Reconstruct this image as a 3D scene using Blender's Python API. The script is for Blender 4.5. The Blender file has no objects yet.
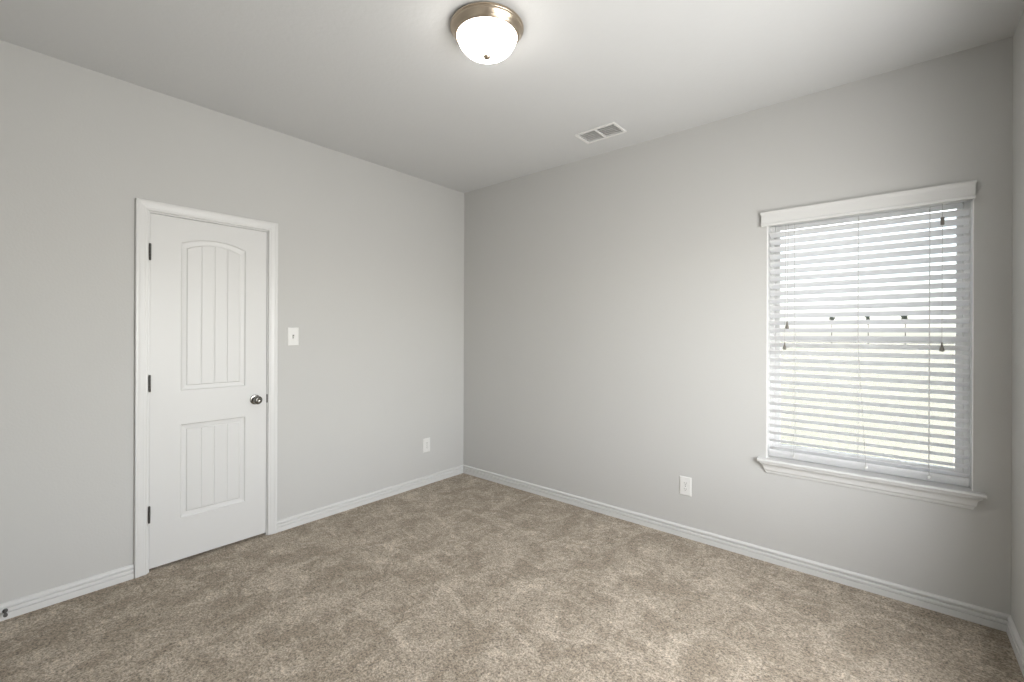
import bpy, bmesh, math, random
from mathutils import Vector, Matrix
random.seed(7)
PI = math.pi
scene = bpy.context.scene
col = scene.collection

# ---------------------------------------------------------------- camera
cam_data = bpy.data.cameras.new('camera')
cam = bpy.data.objects.new('camera', cam_data); col.objects.link(cam)
cam.matrix_world = (Matrix.Translation((3.2215, -3.070, 1.3656)) @ Matrix.Rotation(math.radians(40.2713), 4, 'Z')
                    @ Matrix.Rotation(PI/2, 4, 'X') @ Matrix.Rotation(math.radians(.2123), 4, 'Z'))
cam_data.sensor_width = 36.0
cam_data.lens = 450.15*36/1024
cam_data.shift_y = -7.48/1024
cam_data.clip_start = 0.02; cam_data.clip_end = 600
scene.camera = cam

# ---------------------------------------------------------------- sky, sun, added fill lamp, exposure
scene.view_settings.view_transform = 'Standard'
scene.view_settings.look = 'None'
scene.view_settings.gamma = 1.0
scene.view_settings.use_curve_mapping = False
scene.view_settings.exposure = 0.0
world = bpy.data.worlds.new('sky'); scene.world = world
world.use_nodes = True
wn = world.node_tree
sky = wn.nodes.new('ShaderNodeTexSky')
sky.sky_type = 'NISHITA'; sky.sun_disc = False
sky.sun_elevation = math.radians(48); sky.sun_rotation = math.radians(270)
sky.dust_density = 1.5; sky.air_density = 1.0
bg = wn.nodes['Background']
haze = wn.nodes.new('ShaderNodeHueSaturation'); haze.inputs['Saturation'].default_value = .45      # thin white overcast
tint = wn.nodes.new('ShaderNodeMix'); tint.data_type = 'RGBA'; tint.blend_type = 'MULTIPLY'; tint.inputs['Factor'].default_value = 1
tint.inputs['B'].default_value = (1.0, .97, .945, 1)
wn.links.new(sky.outputs['Color'], haze.inputs['Color'])
wn.links.new(haze.outputs['Color'], tint.inputs['A']); wn.links.new(tint.outputs['Result'], bg.inputs['Color'])
bg.inputs['Strength'].default_value = 1.28

def light(name, kind, loc, rot, energy, color, **kw):
    l = bpy.data.lights.new(name, kind); l.energy = energy; l.color = color
    for k, v in kw.items(): setattr(l, k, v)
    o = bpy.data.objects.new(name, l); col.objects.link(o)
    o.location = loc; o.rotation_euler = rot
    return o
light('sun', 'SUN', (0, 0, 20), (0, math.radians(-44), 0), 2.6, (1, .96, .90), angle=math.radians(.6))
# added fill lamp outside an invented, unseen window in the right wall
light('fill_light', 'AREA', (3.86, -1.55, 1.34), (0, PI/2, 0), 88, (1.0, .988, .965), shape='RECTANGLE', size=1.5, size_y=1.6)

# ---------------------------------------------------------------- materials
def mat(name, color, rough=.5, metal=0.0, bump=0.0, scale=200, spec=.5, vary=0.0, vscale=3, **kw):
    m = bpy.data.materials.new(name); m.use_nodes = True
    nt = m.node_tree; b = nt.nodes['Principled BSDF']
    b.inputs['Base Color'].default_value = (*color, 1)
    b.inputs['Roughness'].default_value = rough
    b.inputs['Metallic'].default_value = metal
    b.inputs['Specular IOR Level'].default_value = spec
    for k, v in kw.items(): b.inputs[k.replace('_', ' ')].default_value = v
    tc = nt.nodes.new('ShaderNodeTexCoord')
    if vary:
        n = nt.nodes.new('ShaderNodeTexNoise'); n.inputs['Scale'].default_value = vscale; n.inputs['Detail'].default_value = 4
        r = nt.nodes.new('ShaderNodeMapRange')
        r.inputs['To Min'].default_value = 1-vary; r.inputs['To Max'].default_value = 1+vary
        mx = nt.nodes.new('ShaderNodeVectorMath'); mx.operation = 'SCALE'; mx.inputs[0].default_value = color
        nt.links.new(tc.outputs['Object'], n.inputs['Vector']); nt.links.new(n.outputs['Fac'], r.inputs['Value'])
        nt.links.new(r.outputs['Result'], mx.inputs['Scale']); nt.links.new(mx.outputs[0], b.inputs['Base Color'])
    if bump:
        n = nt.nodes.new('ShaderNodeTexNoise'); n.inputs['Scale'].default_value = scale; n.inputs['Detail'].default_value = 3
        bp = nt.nodes.new('ShaderNodeBump'); bp.inputs['Strength'].default_value = bump; bp.inputs['Distance'].default_value = .002
        nt.links.new(tc.outputs['Object'], n.inputs['Vector'])
        nt.links.new(n.outputs['Fac'], bp.inputs['Height']); nt.links.new(bp.outputs['Normal'], b.inputs['Normal'])
    return m
M = {}
M['wall'] = mat('wall_paint', (.522, .520, .506), .75, bump=.25, scale=90, spec=.25, vary=.012)
M['ceiling'] = mat('ceiling_paint', (.625, .63, .63), .85, bump=.5, scale=45, spec=.15, vary=.012)
M['trim'] = mat('trim_paint', (.645, .645, .635), .35, bump=.05, scale=60, spec=.45)
M['door'] = mat('door_paint', (.63, .63, .62), .4, bump=.10, scale=120, spec=.4)
M['plastic'] = mat('white_plastic', (.72, .718, .70), .35, bump=.02, scale=80)
M['vinyl'] = mat('window_vinyl', (.78, .78, .77), .4, bump=.03, scale=80)
M['dark'] = mat('slot_grey', (.27, .27, .26), .6, bump=.05, scale=90)
M['nickel'] = mat('satin_nickel', (.22, .215, .20), .25, 1.0, bump=.04, scale=160)
M['brushed'] = mat('brushed_nickel', (.50, .42, .33), .30, 1.0, bump=.06, scale=130)
M['hinge'] = mat('hinge_nickel', (.13, .128, .122), .45, .8, bump=.04, scale=160)
M['vent'] = mat('vent_enamel', (.78, .775, .76), .45, bump=.05, scale=90)
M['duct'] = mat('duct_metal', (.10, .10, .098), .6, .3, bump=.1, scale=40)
M['cord'] = mat('blind_cord', (.50, .49, .47), .8, bump=.2, scale=600)
M['jamb'] = mat('jamb_paint_lit', (.84, .84, .83), .4, bump=.03, scale=60)  # lighter than the trim: window light on the jamb put into the colour
M['tassel'] = mat('tassel_grey', (.16, .15, .13), .5, bump=.1, scale=200)
M['rubber'] = mat('dark_rubber', (.10, .095, .09), .55, bump=.1, scale=200)
M['closet'] = mat('closet_paint', (.30, .29, .28), .8, bump=.2, scale=90)
M['stem'] = mat('bark', (.06, .057, .052), .9, bump=.5, scale=12, vary=.2)
M['leaf'] = mat('leaf', (.06, .068, .05), .8, bump=.5, scale=6, vary=.3)
M['grass'] = mat('dry_grass', (.43, .405, .315), .95, bump=.4, scale=4, vary=.15, vscale=.15)

def slat_mat():
    m = mat('slat_vinyl', (.89, .89, .885), .62, bump=.03, scale=60, spec=.15)
    nt = m.node_tree; b = nt.nodes['Principled BSDF']; out = nt.nodes['Material Output']
    t = nt.nodes.new('ShaderNodeBsdfTranslucent'); t.inputs['Color'].default_value = (.93, .93, .94, 1)
    mx = nt.nodes.new('ShaderNodeMixShader'); mx.inputs[0].default_value = .58
    nt.links.new(b.outputs[0], mx.inputs[1]); nt.links.new(t.outputs[0], mx.inputs[2]); nt.links.new(mx.outputs[0], out.inputs['Surface'])
    return m
M['slat'] = slat_mat()

def glass_mat():
    m = bpy.data.materials.new('window_glass'); m.use_nodes = True
    nt = m.node_tree; nt.nodes.remove(nt.nodes['Principled BSDF']); out = nt.nodes['Material Output']
    t = nt.nodes.new('ShaderNodeBsdfTransparent'); t.inputs['Color'].default_value = (.66, .675, .67, 1)
    g = nt.nodes.new('ShaderNodeBsdfGlossy'); g.inputs['Roughness'].default_value = .02
    fr = nt.nodes.new('ShaderNodeFresnel'); fr.inputs['IOR'].default_value = 1.45
    mx = nt.nodes.new('ShaderNodeMixShader')
    nt.links.new(fr.outputs[0], mx.inputs[0]); nt.links.new(t.outputs[0], mx.inputs[1]); nt.links.new(g.outputs[0], mx.inputs[2])
    nt.links.new(mx.outputs[0], out.inputs['Surface'])
    return m
M['glass'] = glass_mat()

def shade_mat():
    m = mat('frosted_glass', (.92, .90, .85), .3, bump=.03, scale=60)
    b = m.node_tree.nodes['Principled BSDF']
    b.inputs['Emission Color'].default_value = (1.0, .95, .88, 1)
    b.inputs['Emission Strength'].default_value = 16
    return m
M['shade'] = shade_mat()

def carpet_mat():
    m = bpy.data.materials.new('carpet_pile'); m.use_nodes = True
    nt = m.node_tree; N = nt.nodes; L = nt.links
    b = N['Principled BSDF']; b.inputs['Roughness'].default_value = .95; b.inputs['Specular IOR Level'].default_value = .08
    b.inputs['Sheen Weight'].default_value = .12; b.inputs['Sheen Roughness'].default_value = .5
    tc = N.new('ShaderNodeTexCoord')
    def noise(scale, detail, rough=.5, dist=0, vec=None):
        n = N.new('ShaderNodeTexNoise'); n.inputs['Scale'].default_value = scale; n.inputs['Detail'].default_value = detail
        n.inputs['Roughness'].default_value = rough; n.inputs['Distortion'].default_value = dist
        L.new(vec or tc.outputs['Object'], n.inputs['Vector']); return n
    def ramp(src, a, b_):
        r = N.new('ShaderNodeMapRange'); r.interpolation_type = 'SMOOTHSTEP'
        r.inputs['From Min'].default_value = a; r.inputs['From Max'].default_value = b_
        L.new(src, r.inputs['Value']); return r.outputs['Result']
    def math_(op, a, b_):
        n = N.new('ShaderNodeMath'); n.operation = op
        for i, v in enumerate((a, b_)):
            if isinstance(v, (int, float)): n.inputs[i].default_value = v
            else: L.new(v, n.inputs[i])
        return n.outputs[0]
    # brushed patches where the pile lies another way
    def mapped(rot, sx, sy, loc):
        mp = N.new('ShaderNodeMapping'); mp.inputs['Rotation'].default_value = (0, 0, math.radians(rot)); mp.inputs['Scale'].default_value = (sx, sy, 1); mp.inputs['Location'].default_value = loc
        L.new(tc.outputs['Object'], mp.inputs['Vector']); return mp.outputs[0]
    p1 = ramp(noise(4.6, 6, .66, .4, mapped(50, 1, .8, (0, 0, 0))).outputs['Fac'], .44, .58)
    p2 = ramp(noise(8.0, 5, .66, .7, mapped(-40, 1, .6, (3.1, 1.7, 0))).outputs['Fac'], .50, .57)
    p3 = ramp(noise(6.5, 5, .7, 1.2, mapped(15, .5, 1, (7.7, 4.2, 0))).outputs['Fac'], .53, .58)
    patch = math_('ADD', math_('ADD', math_('MULTIPLY', p1, .34), math_('MULTIPLY', p2, .33)), math_('MULTIPLY', p3, .33))
    # tufts
    t1 = noise(105, 3, .8); t2 = noise(40, 2, .6)
    g = math_('ADD', math_('MULTIPLY', ramp(t1.outputs['Fac'], .30, .70), .75), math_('MULTIPLY', ramp(t2.outputs['Fac'], .3, .7), .25))
    mixc = N.new('ShaderNodeMix'); mixc.data_type = 'RGBA'
    mixc.inputs['A'].default_value = (.318, .266, .204, 1); mixc.inputs['B'].default_value = (.535, .465, .378, 1)
    L.new(patch, mixc.inputs['Factor'])
    sc = N.new('ShaderNodeVectorMath'); sc.operation = 'SCALE'
    L.new(mixc.outputs['Result'], sc.inputs[0])
    L.new(math_('ADD', math_('MULTIPLY', g, 1.45), .28), sc.inputs['Scale'])
    L.new(sc.outputs[0], b.inputs['Base Color'])
    bp = N.new('ShaderNodeBump'); bp.inputs['Strength'].default_value = .7; bp.inputs['Distance'].default_value = .006
    L.new(math_('ADD', math_('MULTIPLY', g, 1.0), math_('MULTIPLY', patch, .5)), bp.inputs['Height'])
    L.new(bp.outputs['Normal'], b.inputs['Normal'])
    return m
M['carpet'] = carpet_mat()

# ---------------------------------------------------------------- mesh helpers
class MB:
    def __init__(self): self.bm = bmesh.new()
    def box(self, lo, hi, bevel=0.0, seg=2):
        tmp = bmesh.new(); bmesh.ops.create_cube(tmp, size=1)
        c = [(lo[i]+hi[i])/2 for i in range(3)]; s = [abs(hi[i]-lo[i]) for i in range(3)]
        for v in tmp.verts: v.co = Vector((v.co[i]*s[i]+c[i] for i in range(3)))
        if bevel: bmesh.ops.bevel(tmp, geom=tmp.edges[:], offset=bevel, segments=seg, profile=.5, affect='EDGES')
        self.add(tmp); return self
    def add(self, tmp, mtx=None):
        me = bpy.data.meshes.new('tmp'); tmp.to_mesh(me); tmp.free()
        if mtx: me.transform(mtx)
        self.bm.from_mesh(me); bpy.data.meshes.remove(me)
    def quad(self, pts):
        return self.bm.faces.new([self.bm.verts.new(p) for p in pts])
    def sweep(self, profile, frames, closed_path=False):
        # profile: (a, b) pairs, closed; frames: functions (a, b) -> point
        rings = [[self.bm.verts.new(fr(a, b)) for a, b in profile] for fr in frames]
        n = len(profile); m = len(rings)
        for i in range(m if closed_path else m-1):
            r0, r1 = rings[i], rings[(i+1) % m]
            for k in range(n): self.bm.faces.new((r0[k], r0[(k+1) % n], r1[(k+1) % n], r1[k]))
        if not closed_path:
            self.bm.faces.new(rings[0]); self.bm.faces.new(rings[-1][::-1])
        return self
    def lathe(self, prof, origin=(0, 0, 0), axis='Z', seg=40):
        o = Vector(origin)
        def pt(r, h, t):
            c, s = r*math.cos(t), r*math.sin(t)
            return o+Vector({'Z': (c, s, h), 'X': (h, c, s), 'Y': (c, h, s)}[axis])
        rings = []
        for r, h in prof:
            if r < 1e-6: rings.append([self.bm.verts.new(pt(0, h, 0))])
            else: rings.append([self.bm.verts.new(pt(r, h, 2*PI*k/seg)) for k in range(seg)])
        for a, b in zip(rings, rings[1:]):
            for k in range(seg):
                k2 = (k+1) % seg
                if len(a) == 1 and len(b) == 1: continue
                if len(a) == 1: self.bm.faces.new((a[0], b[k], b[k2]))
                elif len(b) == 1: self.bm.faces.new((a[k], a[k2], b[0]))
                else: self.bm.faces.new((a[k], a[k2], b[k2], b[k]))
        for ring in (rings[0], rings[-1]):
            if len(ring) > 1: self.bm.faces.new(ring)
        return self
    def tube(self, pts, r, seg=8):
        pts = [Vector(p) for p in pts]; rings = []
        for i, p in enumerate(pts):
            d = (pts[min(i+1, len(pts)-1)]-pts[max(i-1, 0)]).normalized()
            u = d.cross(Vector((0, 1, 0)) if abs(d.y) < .9 else Vector((1, 0, 0))).normalized(); v = d.cross(u)
            rings.append([self.bm.verts.new(p+r*(math.cos(2*PI*k/seg)*u+math.sin(2*PI*k/seg)*v)) for k in range(seg)])
        for a, b in zip(rings, rings[1:]):
            for k in range(seg): self.bm.faces.new((a[k], a[(k+1) % seg], b[(k+1) % seg], b[k]))
        self.bm.faces.new(rings[0]); self.bm.faces.new(rings[-1])
        return self
    def build(self, name, material, parent=None, smooth=None):
        bmesh.ops.remove_doubles(self.bm, verts=self.bm.verts[:], dist=1e-5)
        bmesh.ops.recalc_face_normals(self.bm, faces=self.bm.faces[:])
        me = bpy.data.meshes.new(name); self.bm.to_mesh(me); self.bm.free()
        me.materials.append(material)
        if smooth:
            for p in me.polygons: p.use_smooth = True
            me.set_sharp_from_angle(angle=math.radians(smooth))
        o = bpy.data.objects.new(name, me); col.objects.link(o)
        if parent is not None:
            o.parent = parent
            me.transform(Matrix.Translation(-world_loc(parent)))
        return o
def world_loc(o):
    v = Vector(o.location)
    while o.parent: o = o.parent; v += Vector(o.location)
    return v
def empty(name, loc):
    o = bpy.data.objects.new(name, None); col.objects.link(o); o.location = loc; o.empty_display_size = .05
    return o
def tag(o, label=None, cat=None, group=None, kind=None):
    for k, v in (('label', label), ('category', cat), ('group', group), ('kind', kind)):
        if v: o[k] = v
    return o
def struct(o, label=None, cat=None): return tag(o, label, cat, None, 'structure')

# ---------------------------------------------------------------- room
W, D, H = 3.638, 3.40, 2.743          # width (x), depth (-y), height
T = .14
DY0, DY1, DZ = -2.4612, -1.8095, 2.0535  # rough opening of the door in the left wall
WX0, WX1, WZ0, WZ1 = 2.637, 3.514, .612, 2.056   # window opening in the front wall

m = MB(); m.box((-.9, -D-T, -.12), (W+T, T, 0)); struct(m.build('floor', M['carpet']), 'beige cut pile carpet with lighter and darker brushed patches', 'floor')
VX0, VX1, VY0, VY1 = 1.550, 1.819, -.404, -.252  # duct hole in the ceiling
m = MB()
m.box((-.9, -D-T, H), (VX0, T, H+.1)); m.box((VX1, -D-T, H), (W+T, T, H+.1))
m.box((VX0, -D-T, H), (VX1, VY0, H+.1)); m.box((VX0, VY1, H), (VX1, T, H+.1))
struct(m.build('ceiling', M['ceiling']), 'flat off-white ceiling with fine texture', 'ceiling')
m = MB()
m.box((-T, -D-T, 0), (0, DY0, H)); m.box((-T, DY1, 0), (0, T, H)); m.box((-T, DY0, DZ), (0, DY1, H))
struct(m.build('wall_left', M['wall']), 'light grey painted wall with the white closet door', 'wall')
m = MB()
m.box((0, 0, 0), (WX0, T, H)); m.box((WX1, 0, 0), (W, T, H)); m.box((WX0, 0, 0), (WX1, T, WZ0)); m.box((WX0, 0, WZ1), (WX1, T, H))
struct(m.build('wall_front', M['wall']), 'light grey painted wall with the window and blind', 'wall')
BX0, BX1, BZ0, BZ1 = -2.35, -.75, .60, 2.09  # opening for the added window
m = MB()
m.box((W, -D-T, 0), (W+T, BX0, H)); m.box((W, BX1, 0), (W+T, T, H)); m.box((W, BX0, 0), (W+T, BX1, BZ0)); m.box((W, BX0, BZ1), (W+T, BX1, H))
struct(m.build('wall_right', M['wall']), 'light grey painted wall at the right edge', 'wall')
m = MB(); m.box((0, -D-T, 0), (W, -D, H)); struct(m.build('wall_back', M['wall']), 'light grey painted wall behind the viewpoint', 'wall')
m = MB()
m.box((-.9, DY0-.3, 0), (-.86, DY1+.3, H)); m.box((-.86, DY0-.34, 0), (-T, DY0-.3, H)); m.box((-.86, DY1+.3, 0), (-T, DY1+.34, H))
struct(m.build('wall_closet', M['closet']), 'closet walls behind the closed door', 'wall')

# added window, out of view, made up to let the fill lamp in
w2 = struct(empty('added_window', (W+.07, (BX0+BX1)/2, BZ0)), 'added unseen window in the right wall for the fill lamp', 'window')
m = MB()
for y0, y1, z0, z1 in ((BX0, BX0+.05, BZ0, BZ1), (BX1-.05, BX1, BZ0, BZ1), (BX0+.05, BX1-.05, BZ0, BZ0+.05), (BX0+.05, BX1-.05, BZ1-.05, BZ1), ((BX0+BX1)/2-.025, (BX0+BX1)/2+.025, BZ0+.05, BZ1-.05)):
    m.box((W+.06, y0, z0), (W+.12, y1, z1), .004)
m.build('window_frame', M['vinyl'], w2)

# baseboards: one moulded profile (height, thickness)
BP = [(0, 0), (0, .0155), (.0290, .0155), (.0310, .0150), (.0316, .0070), (.0356, .0070), (.0362, .0140), (.0480, .0136), (.0515, .0115), (.0525, .0030), (.0592, .0030), (.0600, .0118), (.0640, .0125), (.0700, .0112), (.0745, .0070), (.0770, .0025), (.0772, 0)]
def baseboard(name, frames, label):
    m = MB(); m.sweep(BP, frames); return struct(m.build(name, M['trim']), label, 'baseboard')
LY = lambda y, mit=0: (lambda z, t: (t, y-mit*t, z))
baseboard('baseboard_left', [LY(-D, -1), LY(-2.5185)], 'white moulded baseboard left of the door')
baseboard('baseboard_left.001', [LY(-1.7575), LY(0, 1)], 'white moulded baseboard between the door and the corner')
baseboard('baseboard_front', [lambda z, t: (t, -t, z), lambda z, t: (W-t, -t, z)], 'white moulded baseboard under the window')
baseboard('baseboard_right', [lambda z, t: (W-t, -t, z), lambda z, t: (W-t, -D+t, z)], 'white moulded baseboard along the right wall')
baseboard('baseboard_back', [lambda z, t: (t, -D+t, z), lambda z, t: (W-t, -D+t, z)], 'white moulded baseboard behind the viewpoint')

# ---------------------------------------------------------------- closet door
CI0, CI1, CIZ = -2.4580, -1.8165, 2.0530     # inner edge of casing
cas = struct(empty('trim_1', (0, (DY0+DY1)/2, 0)), 'white moulded casing around the closet door', 'door casing')
CPF = [(0, 0), (0, .009), (.004, .012), (.012, .012), (.015, .0135), (.036, .0160), (.043, .0185), (.054, .0185), (.0575, .0155), (.0575, 0)]  # offset outwards, thickness
m = MB()
m.sweep(CPF, [lambda a, t: (t, CI0-a, 0), lambda a, t: (t, CI0-a, CIZ+a), lambda a, t: (t, CI1+a, CIZ+a), lambda a, t: (t, CI1+a, 0)])
m.build('casing', M['trim'], cas)
m = MB()
for y0, y1 in ((DY0, DY0+.0125), (DY1-.0125, DY1)): m.box((-T, y0, 0), (0, y1, DZ))
m.box((-T, DY0+.0125, DZ-.0085), (0, DY1-.0125, DZ))
m.build('jamb', M['trim'], cas)
m = MB()   # stop strip behind the door
m.box((-.075, DY0+.0125, 0), (-.045, DY0+.0225, DZ-.0085)); m.box((-.075, DY1-.0225, 0), (-.045, DY1-.0125, DZ-.0085)); m.box((-.075, DY0+.0225, DZ-.0185), (-.045, DY1-.0225, DZ-.0085))
m.build('stop_strip', M['trim'], cas)

door = struct(empty('door_1', (0, -2.13, 0)), 'white two panel closet door with arched top panel', 'door')
dy0, dy1, dz0, dz1 = -2.4472, -1.8240, .018, 2.0425
FX = -.004          # face of the slab
def door_slab():
    m = MB(); bm = m.bm
    pa, pb = -2.302, -1.9520                 # panel sides
    ym = (pa+pb)/2; hw = (pb-pa)/2
    lowz0, lowz1, upz0, spring, rise = .262, .818, 1.018, 1.898, .036
    NS = 33
    Rarc = (hw*hw+rise*rise)/(2*rise)
    arch = lambda y: spring+rise-Rarc+math.sqrt(max(Rarc*Rarc-(y-ym)**2, 0))
    flat = lambda y: lowz1
    prof = [(0, 0), (.006, .0060), (.012, .0072), (.027, .0090), (.0295, .0090), (.0335, .0045), (.035, .0042)]
    dm = prof[-1][0]
    v = lambda y, z, d: bm.verts.new((FX-d, y, z))
    def face(pts): bm.faces.new([v(*p) for p in pts])
    for z0, top in ((lowz0, flat), (upz0, arch)):
        def loop(d):
            a, b = pa+d, pb-d
            pts = [(a, z0+d), (b, z0+d)]
            for i in range(NS):
                u = i/(NS-1); y = b+(a-b)*u
                yo = pb+(pa-pb)*u
                pts.append((y, top(yo)-d))
            return pts
        for (d0, h0), (d1, h1) in zip(prof, prof[1:]):
            l0, l1 = loop(d0), loop(d1); n = len(l0)
            for k in range(n):
                a, b, c, e = l0[k], l0[(k+1) % n], l1[(k+1) % n], l1[k]
                face([(a[0], a[1], h0), (b[0], b[1], h0), (c[0], c[1], h1), (e[0], e[1], h1)])
        # planked field with three V grooves
        a, b = pa+dm, pb-dm; hb = prof[-1][1]; g = .0045
        ys = sorted(set([a+(b-a)*i/(NS-1) for i in range(NS)] + [a+(b-a)*k/4+s for k in (1, 2, 3) for s in (-g, 0, g)]))
        def depth(y):
            for k in (1, 2, 3):
                q = abs(y-(a+(b-a)*k/4))
                if q < g-1e-6: return hb+.0020*(1-q/g)
            return hb
        ft = lambda y: top(pa+(pb-pa)*((y-a)/(b-a)))-dm
        for y, y2 in zip(ys, ys[1:]):
            face([(y, z0+dm, depth(y)), (y2, z0+dm, depth(y2)), (y2, ft(y2), depth(y2)), (y, ft(y), depth(y))])
    # stiles and rails
    R = lambda y, y2, z, z2: face([(y, z, 0), (y2, z, 0), (y2, z2, 0), (y, z2, 0)])
    for y, y2 in ((dy0, pa), (pb, dy1)):
        for z, z2 in zip((dz0, lowz0, lowz1, upz0, spring), (lowz0, lowz1, upz0, spring, dz1)): R(y, y2, z, z2)
    R(pa, pb, dz0, lowz0); R(pa, pb, lowz1, upz0)
    for i in range(NS-1):
        y, y2 = pa+(pb-pa)*i/(NS-1), pa+(pb-pa)*(i+1)/(NS-1)
        face([(y, arch(y), 0), (y2, arch(y2), 0), (y2, dz1, 0), (y, dz1, 0)])
    # edges and back
    th = .035
    face([(dy0, dz0, 0), (dy1, dz0, 0), (dy1, dz0, th), (dy0, dz0, th)]); face([(dy0, dz1, 0), (dy1, dz1, 0), (dy1, dz1, th), (dy0, dz1, th)])
    face([(dy0, dz0, 0), (dy0, dz1, 0), (dy0, dz1, th), (dy0, dz0, th)]); face([(dy1, dz0, 0), (dy1, dz1, 0), (dy1, dz1, th), (dy1, dz0, th)])
    face([(dy0, dz0, th), (dy1, dz0, th), (dy1, dz1, th), (dy0, dz1, th)])
    return m
door_slab().build('slab', M['door'], door)
for z in (1.822, 1.074, .330):
    m = MB()
    hy = dy0-.003
    for k in range(5):
        zz = z-.0445+k*.0178
        m.lathe([(0, zz), (.0055, zz+.0002), (.0055, zz+.0172), (0, zz+.0174)], (.0075, hy, 0), seg=12)
    m.lathe([(0, z+.044), (.0045, z+.0445), (.0045, z+.048), (0, z+.049)], (.0075, hy, 0), seg=12)
    m.lathe([(0, z-.0485), (.0045, z-.048), (.0045, z-.0445), (0, z-.044)], (.0075, hy, 0), seg=12)
    m.box((-.030, dy0-.0035, z-.0445), (.001, dy0-.0012, z+.0445))
    tag(m.build('hinge', M['hinge'], door, smooth=30), 'dark nickel hinge')
ky, kz = -1.8925, .922
m = MB(); m.lathe([(0, -.002), (.0325, -.002), (.0325, .002), (.030, .0055), (.0155, .008), (.0135, .009), (.0125, .022), (0, .022)], (FX, ky, kz), 'X', 36)
kr = tag(m.build('knob_rosette', M['nickel'], door, smooth=35), 'satin nickel rosette')
m = MB(); m.lathe([(0, .020), (.0125, .0205), (.0150, .024), (.0235, .030), (.0275, .038), (.0275, .046), (.0235, .054), (.0150, .0590), (.013, .0592), (.0118, .0578), (0, .0578)], (FX, ky, kz), 'X', 36)
tag(m.build('knob', M['nickel'], door, smooth=50), 'round satin nickel door knob')
m = MB(); m.box((-.032, DY1-.0137, kz-.028), (-.0005, DY1-.0119, kz+.028)); m.box((-.001, DY1-.0135, kz-.028), (.0012, DY1-.006, kz+.028), .0005)
tag(m.build('strike_plate', M['hinge'], cas), 'dark nickel strike plate')

# ---------------------------------------------------------------- window in the front wall
win = struct(empty('window_1', ((WX0+WX1)/2, .09, WZ0)), 'white vinyl single hung window behind the blind', 'window')
def frame(x0, x1, z0, z1, y0, y1, w, wb=None, wt=None, bev=.003):
    wb = wb or w; wt = wt or w
    m = MB()
    m.box((x0, y0, z0), (x0+w, y1, z1), bev); m.box((x1-w, y0, z0), (x1, y1, z1), bev)
    m.box((x0+w, y0, z0), (x1-w, y1, z0+wb), bev); m.box((x0+w, y0, z1-wt), (x1-w, y1, z1), bev)
    return m
gz0, gz1, gm = WZ0+.008, WZ1, 1.340
frame(WX0, WX1, gz0, gz1, .082, T, .026).build('window_frame', M['vinyl'], win)
us = frame(WX0+.026, WX1-.026, gm-.018, gz1-.026, .112, .132, .025, .034).build('upper_sash', M['vinyl'], win)
ls = frame(WX0+.026, WX1-.026, gz0+.026, gm+.018, .088, .110, .030, .050, .036).build('lower_sash', M['vinyl'], win)
m = MB(); m.box((WX0+.049, .120, gm+.014), (WX1-.049, .124, gz1-.058)); m.build('glass_pane', M['glass'], us)
m = MB(); m.box((WX0+.058, .097, gz0+.074), (WX1-.058, .101, gm-.016)); m.build('glass_pane', M['glass'], ls)
m = MB()      # white jamb boards lining the opening
m.box((WX0-.0005, -.0015, WZ0), (WX0+.0035, .082, WZ1)); m.box((WX1-.0035, -.0015, WZ0), (WX1+.0005, .082, WZ1)); m.box((WX0, -.0015, WZ1-.0035), (WX1, .082, WZ1+.0005))
m.build('jamb_lining', M['jamb'], win)
# stool with moulded apron
S0, S1 = 2.597, 3.556
m = MB()
m.box((WX0, -.001, WZ0-.001), (WX1, .083, WZ0+.0085))
SP = [(0, .0085+WZ0), (-.040, WZ0+.0085), (-.0445, WZ0+.005), (-.0455, WZ0-.001), (-.0430, WZ0-.008), (-.038, WZ0-.011), (0, WZ0-.011)]
m.sweep(SP, [lambda y, z: (S0, y, z), lambda y, z: (S1, y, z)])
m.build('window_sill', M['trim'], win)
AP = [(0, 0), (.036, 0), (.036, -.006), (.031, -.012), (.023, -.020), (.019, -.032), (.017, -.046), (.011, -.053), (.009, -.062), (.006, -.068), (0, -.070)]
m = MB(); A0, A1, az = S0+.004, S1-.004, WZ0-.0112
m.sweep(AP, [lambda a, z: (A0+.044-a-0.0*z+.0, 0, az+z), lambda a, z: (A0+.044-a, -a, az+z), lambda a, z: (A1-.044+a, -a, az+z), lambda a, z: (A1-.044+a, 0, az+z)])
m.build('apron', M['trim'], win)

# ---------------------------------------------------------------- blind
bl = tag(empty('window_blind', ((WX0+WX1)/2, -.012, 2.04)), 'white horizontal slat blind with crown valance covering the window', 'blind')
V0, V1, vz0, vz1 = 2.606, 3.521, 2.016, 2.1015
VP = [(.0, vz0), (.0, vz1), (.0165, vz1), (.0180, vz1-.004), (.0175, vz1-.010), (.0150, vz1-.016), (.0135, vz1-.024), (.0135, vz0+.018), (.016, vz0+.012), (.0155, vz0+.004), (.013, vz0)]
m = MB(); o_ = .010
m.sweep(VP, [lambda a, z: (V0+.018-a, -.001, z), lambda a, z: (V0+.018-a, -o_-a, z), lambda a, z: (V1-.018+a, -o_-a, z), lambda a, z: (V1-.018+a, -.001, z)])
m.build('valance', M['trim'], bl)
m = MB(); m.box((WX0+.006, -.006, 2.020), (WX1-.006, .052, 2.052), .002); m.build('headrail', M['slat'], bl)
SX0, SX1 = WX0+.013, WX1-.013
TILT = math.radians(28.5); SW = .0505; YC = .024
def slat_profile(w, th, n=4):
    pts = []
    for s in (1, -1):
        for k in range(n+1):
            t = -PI/2+PI*k/n if s == 1 else PI/2+PI*k/n
            pts.append((s*(w/2-th/2)+th/2*math.cos(t), th/2*math.sin(t)))
    return pts
NSL, PITCH, ZT = 30, .0441, 1.964
sp = slat_profile(SW, .0030)
slat_z = []
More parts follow.
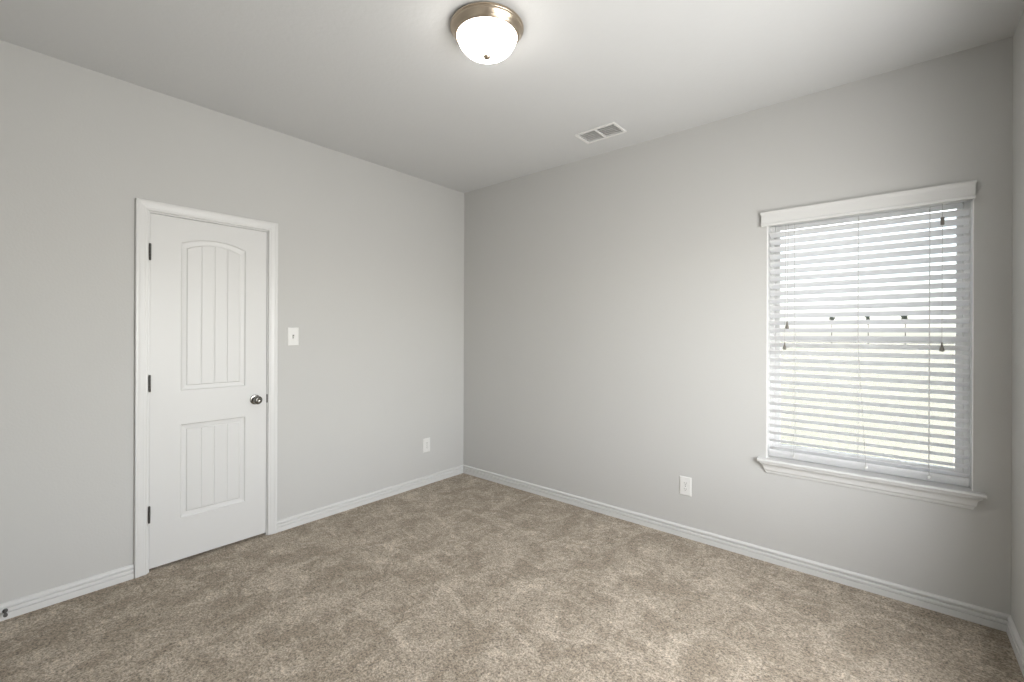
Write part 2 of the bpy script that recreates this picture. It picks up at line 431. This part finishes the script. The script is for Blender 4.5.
for i in range(NSL):
    zc = ZT-i*PITCH; slat_z.append(zc)
    tl = TILT+math.radians(random.uniform(-1.2, 1.2)); sag = random.uniform(-.0008, .0008)
    c, s = math.cos(tl), math.sin(tl)
    m = MB()
    # inner (room) edge up, outer edge down
    fr = [(lambda a, b, x=x, dz=dz: (x, YC+a*c+b*s, zc+dz-a*s+b*c)) for x, dz in ((SX0, 0), ((SX0+SX1)/2, sag), (SX1, 0))]
    m.sweep(sp, fr)
    m.build('slat', M['slat'], bl, smooth=40)
BRZ = .6515
c, s = math.cos(math.radians(55)), math.sin(math.radians(55))
m = MB(); m.sweep(slat_profile(.052, .016, 6), [lambda a, b: (SX0, YC+a*c+b*s, BRZ-a*s+b*c), lambda a, b: (SX1, YC+a*c+b*s, BRZ-a*s+b*c)])
br = m.build('bottom_rail', M['slat'], bl, smooth=40)
yi = YC-SW/2*math.cos(TILT)-.0022; yo = YC+SW/2*math.cos(TILT)+.0022
for i, x in enumerate((2.780, 3.075, 3.360)):
    m = MB()
    drift = (lambda z: .036*max(0, (1.34-z)/.68)) if i == 1 else (lambda z: 0)
    zs = [2.008-.05*k for k in range(28)]
    m.tube([(x+drift(z), yi-(.003 if i == 1 else 0), z) for z in zs], .0011, 6)
    m.tube([(x, yo, z) for z in zs], .0011, 6)
    m.build('ladder_cord', M['cord'], bl)
    m = MB(); xx = x+drift(BRZ); m.lathe([(0, 0), (.007, 0), (.007, -.004), (.005, -.006), (0, -.006)], (xx, YC-.0215, BRZ+.002), 'Y', 16)
    m.build('cord_button', M['plastic'], br)
def tassel(x, z, parent):
    m = MB(); m.lathe([(0, z+.022), (.0030, z+.022), (.0042, z+.012), (.0055, z+.004), (.0085, z-.006), (.0098, z-.014), (.0092, z-.020), (.006, z-.022), (0, z-.022)], (x, -.026, 0), 'Z', 20)
    tag(m.build('tassel', M['tassel'], parent, smooth=40), 'dark grey bell tassel')
m = MB(); m.tube([(3.4030, -.026, z) for z in (2.008, 1.6, 1.32)], .0012, 6)
lc = m.build('lift_cord', M['cord'], bl)
m = MB(); m.box((3.3960, -.033, 1.905), (3.4110, -.019, 1.944), .004); tag(m.build('cord_joiner', M['tassel'], lc), 'grey cord joiner')
tassel(3.403, 1.307, lc)
for x, z in ((2.748, 1.421), (2.736, 1.299)):
    m = MB(); m.tube([(x+.004, -.026, 2.008), (x+.002, -.026, 1.7), (x, -.026, z+.02)], .0010, 6)
    tc_ = m.build('tilt_cord', M['cord'], bl); tassel(x, z, tc_)

# ---------------------------------------------------------------- ceiling light
LX, LYY = 1.827, -1.605
lamp = tag(empty('ceiling_light', (LX, LYY, H)), 'round flush ceiling light with frosted glass bowl and brushed nickel ring', 'ceiling light')
m = MB(); m.lathe([(0, H), (.148, H), (.150, H-.006), (.1615, H-.008), (.1645, H-.011), (.1640, H-.015), (.1600, H-.017), (.1585, H-.019), (.1575, H-.024), (.1550, H-.026), (.146, H-.041), (.1445, H-.044), (.142, H-.0455), (.1385, H-.052), (.136, H-.053), (.133, H-.050), (.133, H-.02), (0, H-.02)], (LX, LYY, 0), seg=72)
tag(m.build('pan', M['brushed'], lamp, smooth=40), 'brushed nickel stepped ring')
m = MB()
pr = []
for k in range(0, 15):
    t = k/14*PI/2
    pr.append((.1310*math.cos(t)**.85 if k < 14 else 0, H-.047-.088*math.sin(t)))
m.lathe([(.1310, H-.040)]+pr, (LX, LYY, 0), seg=72)
tag(m.build('glass_bowl', M['shade'], lamp, smooth=60), 'glowing frosted glass bowl')
m = MB(); m.lathe([(0, H-.130), (.0150, H-.1315), (.0170, H-.136), (.0140, H-.142), (.0085, H-.146), (0, H-.148)], (LX, LYY, 0), seg=24)
tag(m.build('finial', M['brushed'], lamp, smooth=50), 'small nickel finial')

# ---------------------------------------------------------------- ceiling vent
vent = tag(empty('air_vent', ((VX0+VX1)/2, (VY0+VY1)/2, H)), 'white two section ceiling air register near the window wall', 'air vent')
m = MB()
X0, X1, Y0, Y1 = 1.532, 1.837, -.419, -.237
zf, zt = H-.007, H-.0005
m.box((X0, Y0, zf), (VX0, Y1, zt), .002); m.box((VX1, Y0, zf), (X1, Y1, zt), .002); m.box((VX0, Y0, zf), (VX1, VY0, zt), .002); m.box((VX0, VY1, zf), (VX1, Y1, zt), .002)
xm = (VX0+VX1)/2; m.box((xm-.007, VY0, zf), (xm+.007, VY1, zt), .001)
m.build('face_plate', M['vent'], vent)
for a, b in ((VX0+.001, xm-.0075), (xm+.0075, VX1-.001)):
    for k in range(6):
        y = VY0+.016+k*.0245; m = MB()
        for_ = [(-.0085, -.0075), (-.0025, -.0075), (.0065, .0110), (.0052, .0110), (-.0035, -.0062), (-.0085, -.0062)]
        m.sweep(for_, [lambda p, q: (a, y+p, H+.004+q), lambda p, q: (b, y+p, H+.004+q)])
        m.build('louver', M['vent'], vent)
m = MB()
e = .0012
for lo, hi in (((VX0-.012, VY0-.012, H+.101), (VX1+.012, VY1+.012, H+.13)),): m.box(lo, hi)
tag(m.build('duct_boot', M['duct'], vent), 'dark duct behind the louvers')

# ---------------------------------------------------------------- switch, outlets, door stop
def wall_map(wall, c):
    # local (u along the wall, w up, d out of the wall) -> world
    if wall == 'left': return lambda u, w, d: (d, c[0]+u, c[1]+w)
    return lambda u, w, d: (c[0]+u, -d, c[1]+w)
def mapped_box(m, f, lo, hi, bev=0):
    a, b = f(*lo), f(*hi); m.box([min(a[i], b[i]) for i in range(3)], [max(a[i], b[i]) for i in range(3)], bev)
def plate(m, f, w, h, t=.006):
    prof = lambda s, d: [f(sx*(w/2-s), sz*(h/2-s), d) for sx, sz in ((-1, -1), (1, -1), (1, 1), (-1, 1))]
    rings = [[m.bm.verts.new(p) for p in prof(s, d)] for s, d in ((0, 0), (0, .0025), (.003, t-.001), (.006, t))]
    for a, b in zip(rings, rings[1:]):
        for k in range(4): m.bm.faces.new((a[k], a[(k+1) % 4], b[(k+1) % 4], b[k]))
    m.bm.faces.new(rings[0]); m.bm.faces.new(rings[-1])
f = wall_map('left', (-1.650, 1.3385))
sw = tag(empty('light_switch', f(0, 0, 0)), 'white toggle light switch on the wall beside the closet door', 'light switch')
m = MB(); plate(m, f, .076, .127); m.build('plate', M['plastic'], sw)
m = MB(); mapped_box(m, f, (-.0055, -.0125, .004), (.0055, .0125, .0066)); tag(m.build('toggle_slot', M['duct'], sw), 'toggle slot with its shade painted dark')  # shade around the toggle painted as a flat dark block
m = MB()
q = [(-.004, -.009), (.004, -.009), (.004, .007), (-.004, .007)]
m.sweep(q, [lambda a, b: f(a, b, .005), lambda a, b: f(a*.85, b*.75-.008, .0170)]); m.build('toggle', M['plastic'], sw)
for z in (-.030, .030):
    m = MB(); p = f(0, z, 0); m.lathe([(0, .005), (.0035, .005), (.0033, .0068), (0, .0072)], (0, p[1], p[2]), 'X', 14); m.build('screw', M['plastic'], sw)
def outlet(wall, c, label):
    f = wall_map(wall, c)
    r = tag(empty('wall_outlet', f(0, 0, 0)), label, 'outlet', 'wall outlets')
    m = MB(); plate(m, f, .078, .126); m.build('plate', M['plastic'], r)
    for s in (-1, 1):
        m = MB(); mapped_box(m, f, (-.0165, s*.0195-.0150, .004), (.0165, s*.0195+.0150, .0082), .003)
        rc = m.build('receptacle', M['plastic'], r)
        m = MB()
        mapped_box(m, f, (-.0078, s*.0195-.002, .007), (-.0050, s*.0195+.0075, .0086)); mapped_box(m, f, (.0050, s*.0195-.002, .007), (.0078, s*.0195+.0065, .0086))
        mapped_box(m, f, (-.0028, s*.0195-.0105, .007), (.0028, s*.0195-.0055, .0086), .0005)
        tag(m.build('slots', M['dark'], rc), 'dark plug slots')
    m = MB(); mapped_box(m, f, (-.003, -.003, .005), (.003, .003, .0070), .001); m.build('screw', M['hinge'], r)
    return r
outlet('left', (-.459, .353), 'white wall outlet beside the far corner, left of it')
outlet('front', (2.1575, .344), 'white wall outlet left of the window, near the baseboard')

ds = tag(empty('door_stop', (.0145, -2.992, .043)), 'small dark door stop on the baseboard at the left edge', 'door stop')
m = MB(); m.lathe([(0, .0120), (.0095, .0120), (.0095, .0155), (.0080, .0175), (.0045, .019), (.0042, .058), (.0065, .060), (0, .060)], (0, -2.992, .043), 'X', 24)
tag(m.build('shaft', M['hinge'], ds, smooth=40), 'nickel shaft and base')
m = MB(); m.lathe([(0, .058), (.0068, .058), (.0076, .061), (.0076, .070), (.0065, .0735), (0, .0745)], (0, -2.992, .043), 'X', 24)
tag(m.build('tip', M['rubber'], ds, smooth=40), 'dark rubber tip')

# ---------------------------------------------------------------- outside
m = MB(); m.box((-160, .16, -.75), (160, 320, -.65)); struct(m.build('ground', M['grass']), 'pale dry grass outside the window', 'ground')
def tree(x, y, h, r, label):
    t = tag(empty('tree', (x, y, -.65)), label, 'tree', 'trees far beyond the window')
    m = MB(); m.lathe([(.09, -.65), (.06, h*.45), (.03, h*.9), (0, h*.92)], (x, y, 0), seg=10); m.build('trunk', M['stem'], t)
    bm = bmesh.new()
    for k in range(16):
        a = random.uniform(0, 2*PI); q = random.uniform(0, .65)*r; zz = random.uniform(h*.55, h*.9)
        t2 = bmesh.new(); bmesh.ops.create_icosphere(t2, subdivisions=2, radius=r*random.uniform(.3, .5))
        for v in t2.verts: v.co *= 1+random.uniform(-.2, .2)
        me = bpy.data.meshes.new('tmp'); t2.to_mesh(me); t2.free(); me.transform(Matrix.Translation((x+q*math.cos(a), y+q*math.sin(a), zz))); bm.from_mesh(me); bpy.data.meshes.remove(me)
    m = MB(); m.bm.free(); m.bm = bm; m.build('crown', M['leaf'], t)
tree(-7.3, 120, 6.9, .65, 'small dark tree seen through the blind, leftmost of the three')
tree(-.9, 120, 6.8, .7, 'small dark tree seen through the blind, middle one of the three')
tree(5.1, 120, 6.8, .7, 'small dark tree seen through the blind, rightmost of the three')
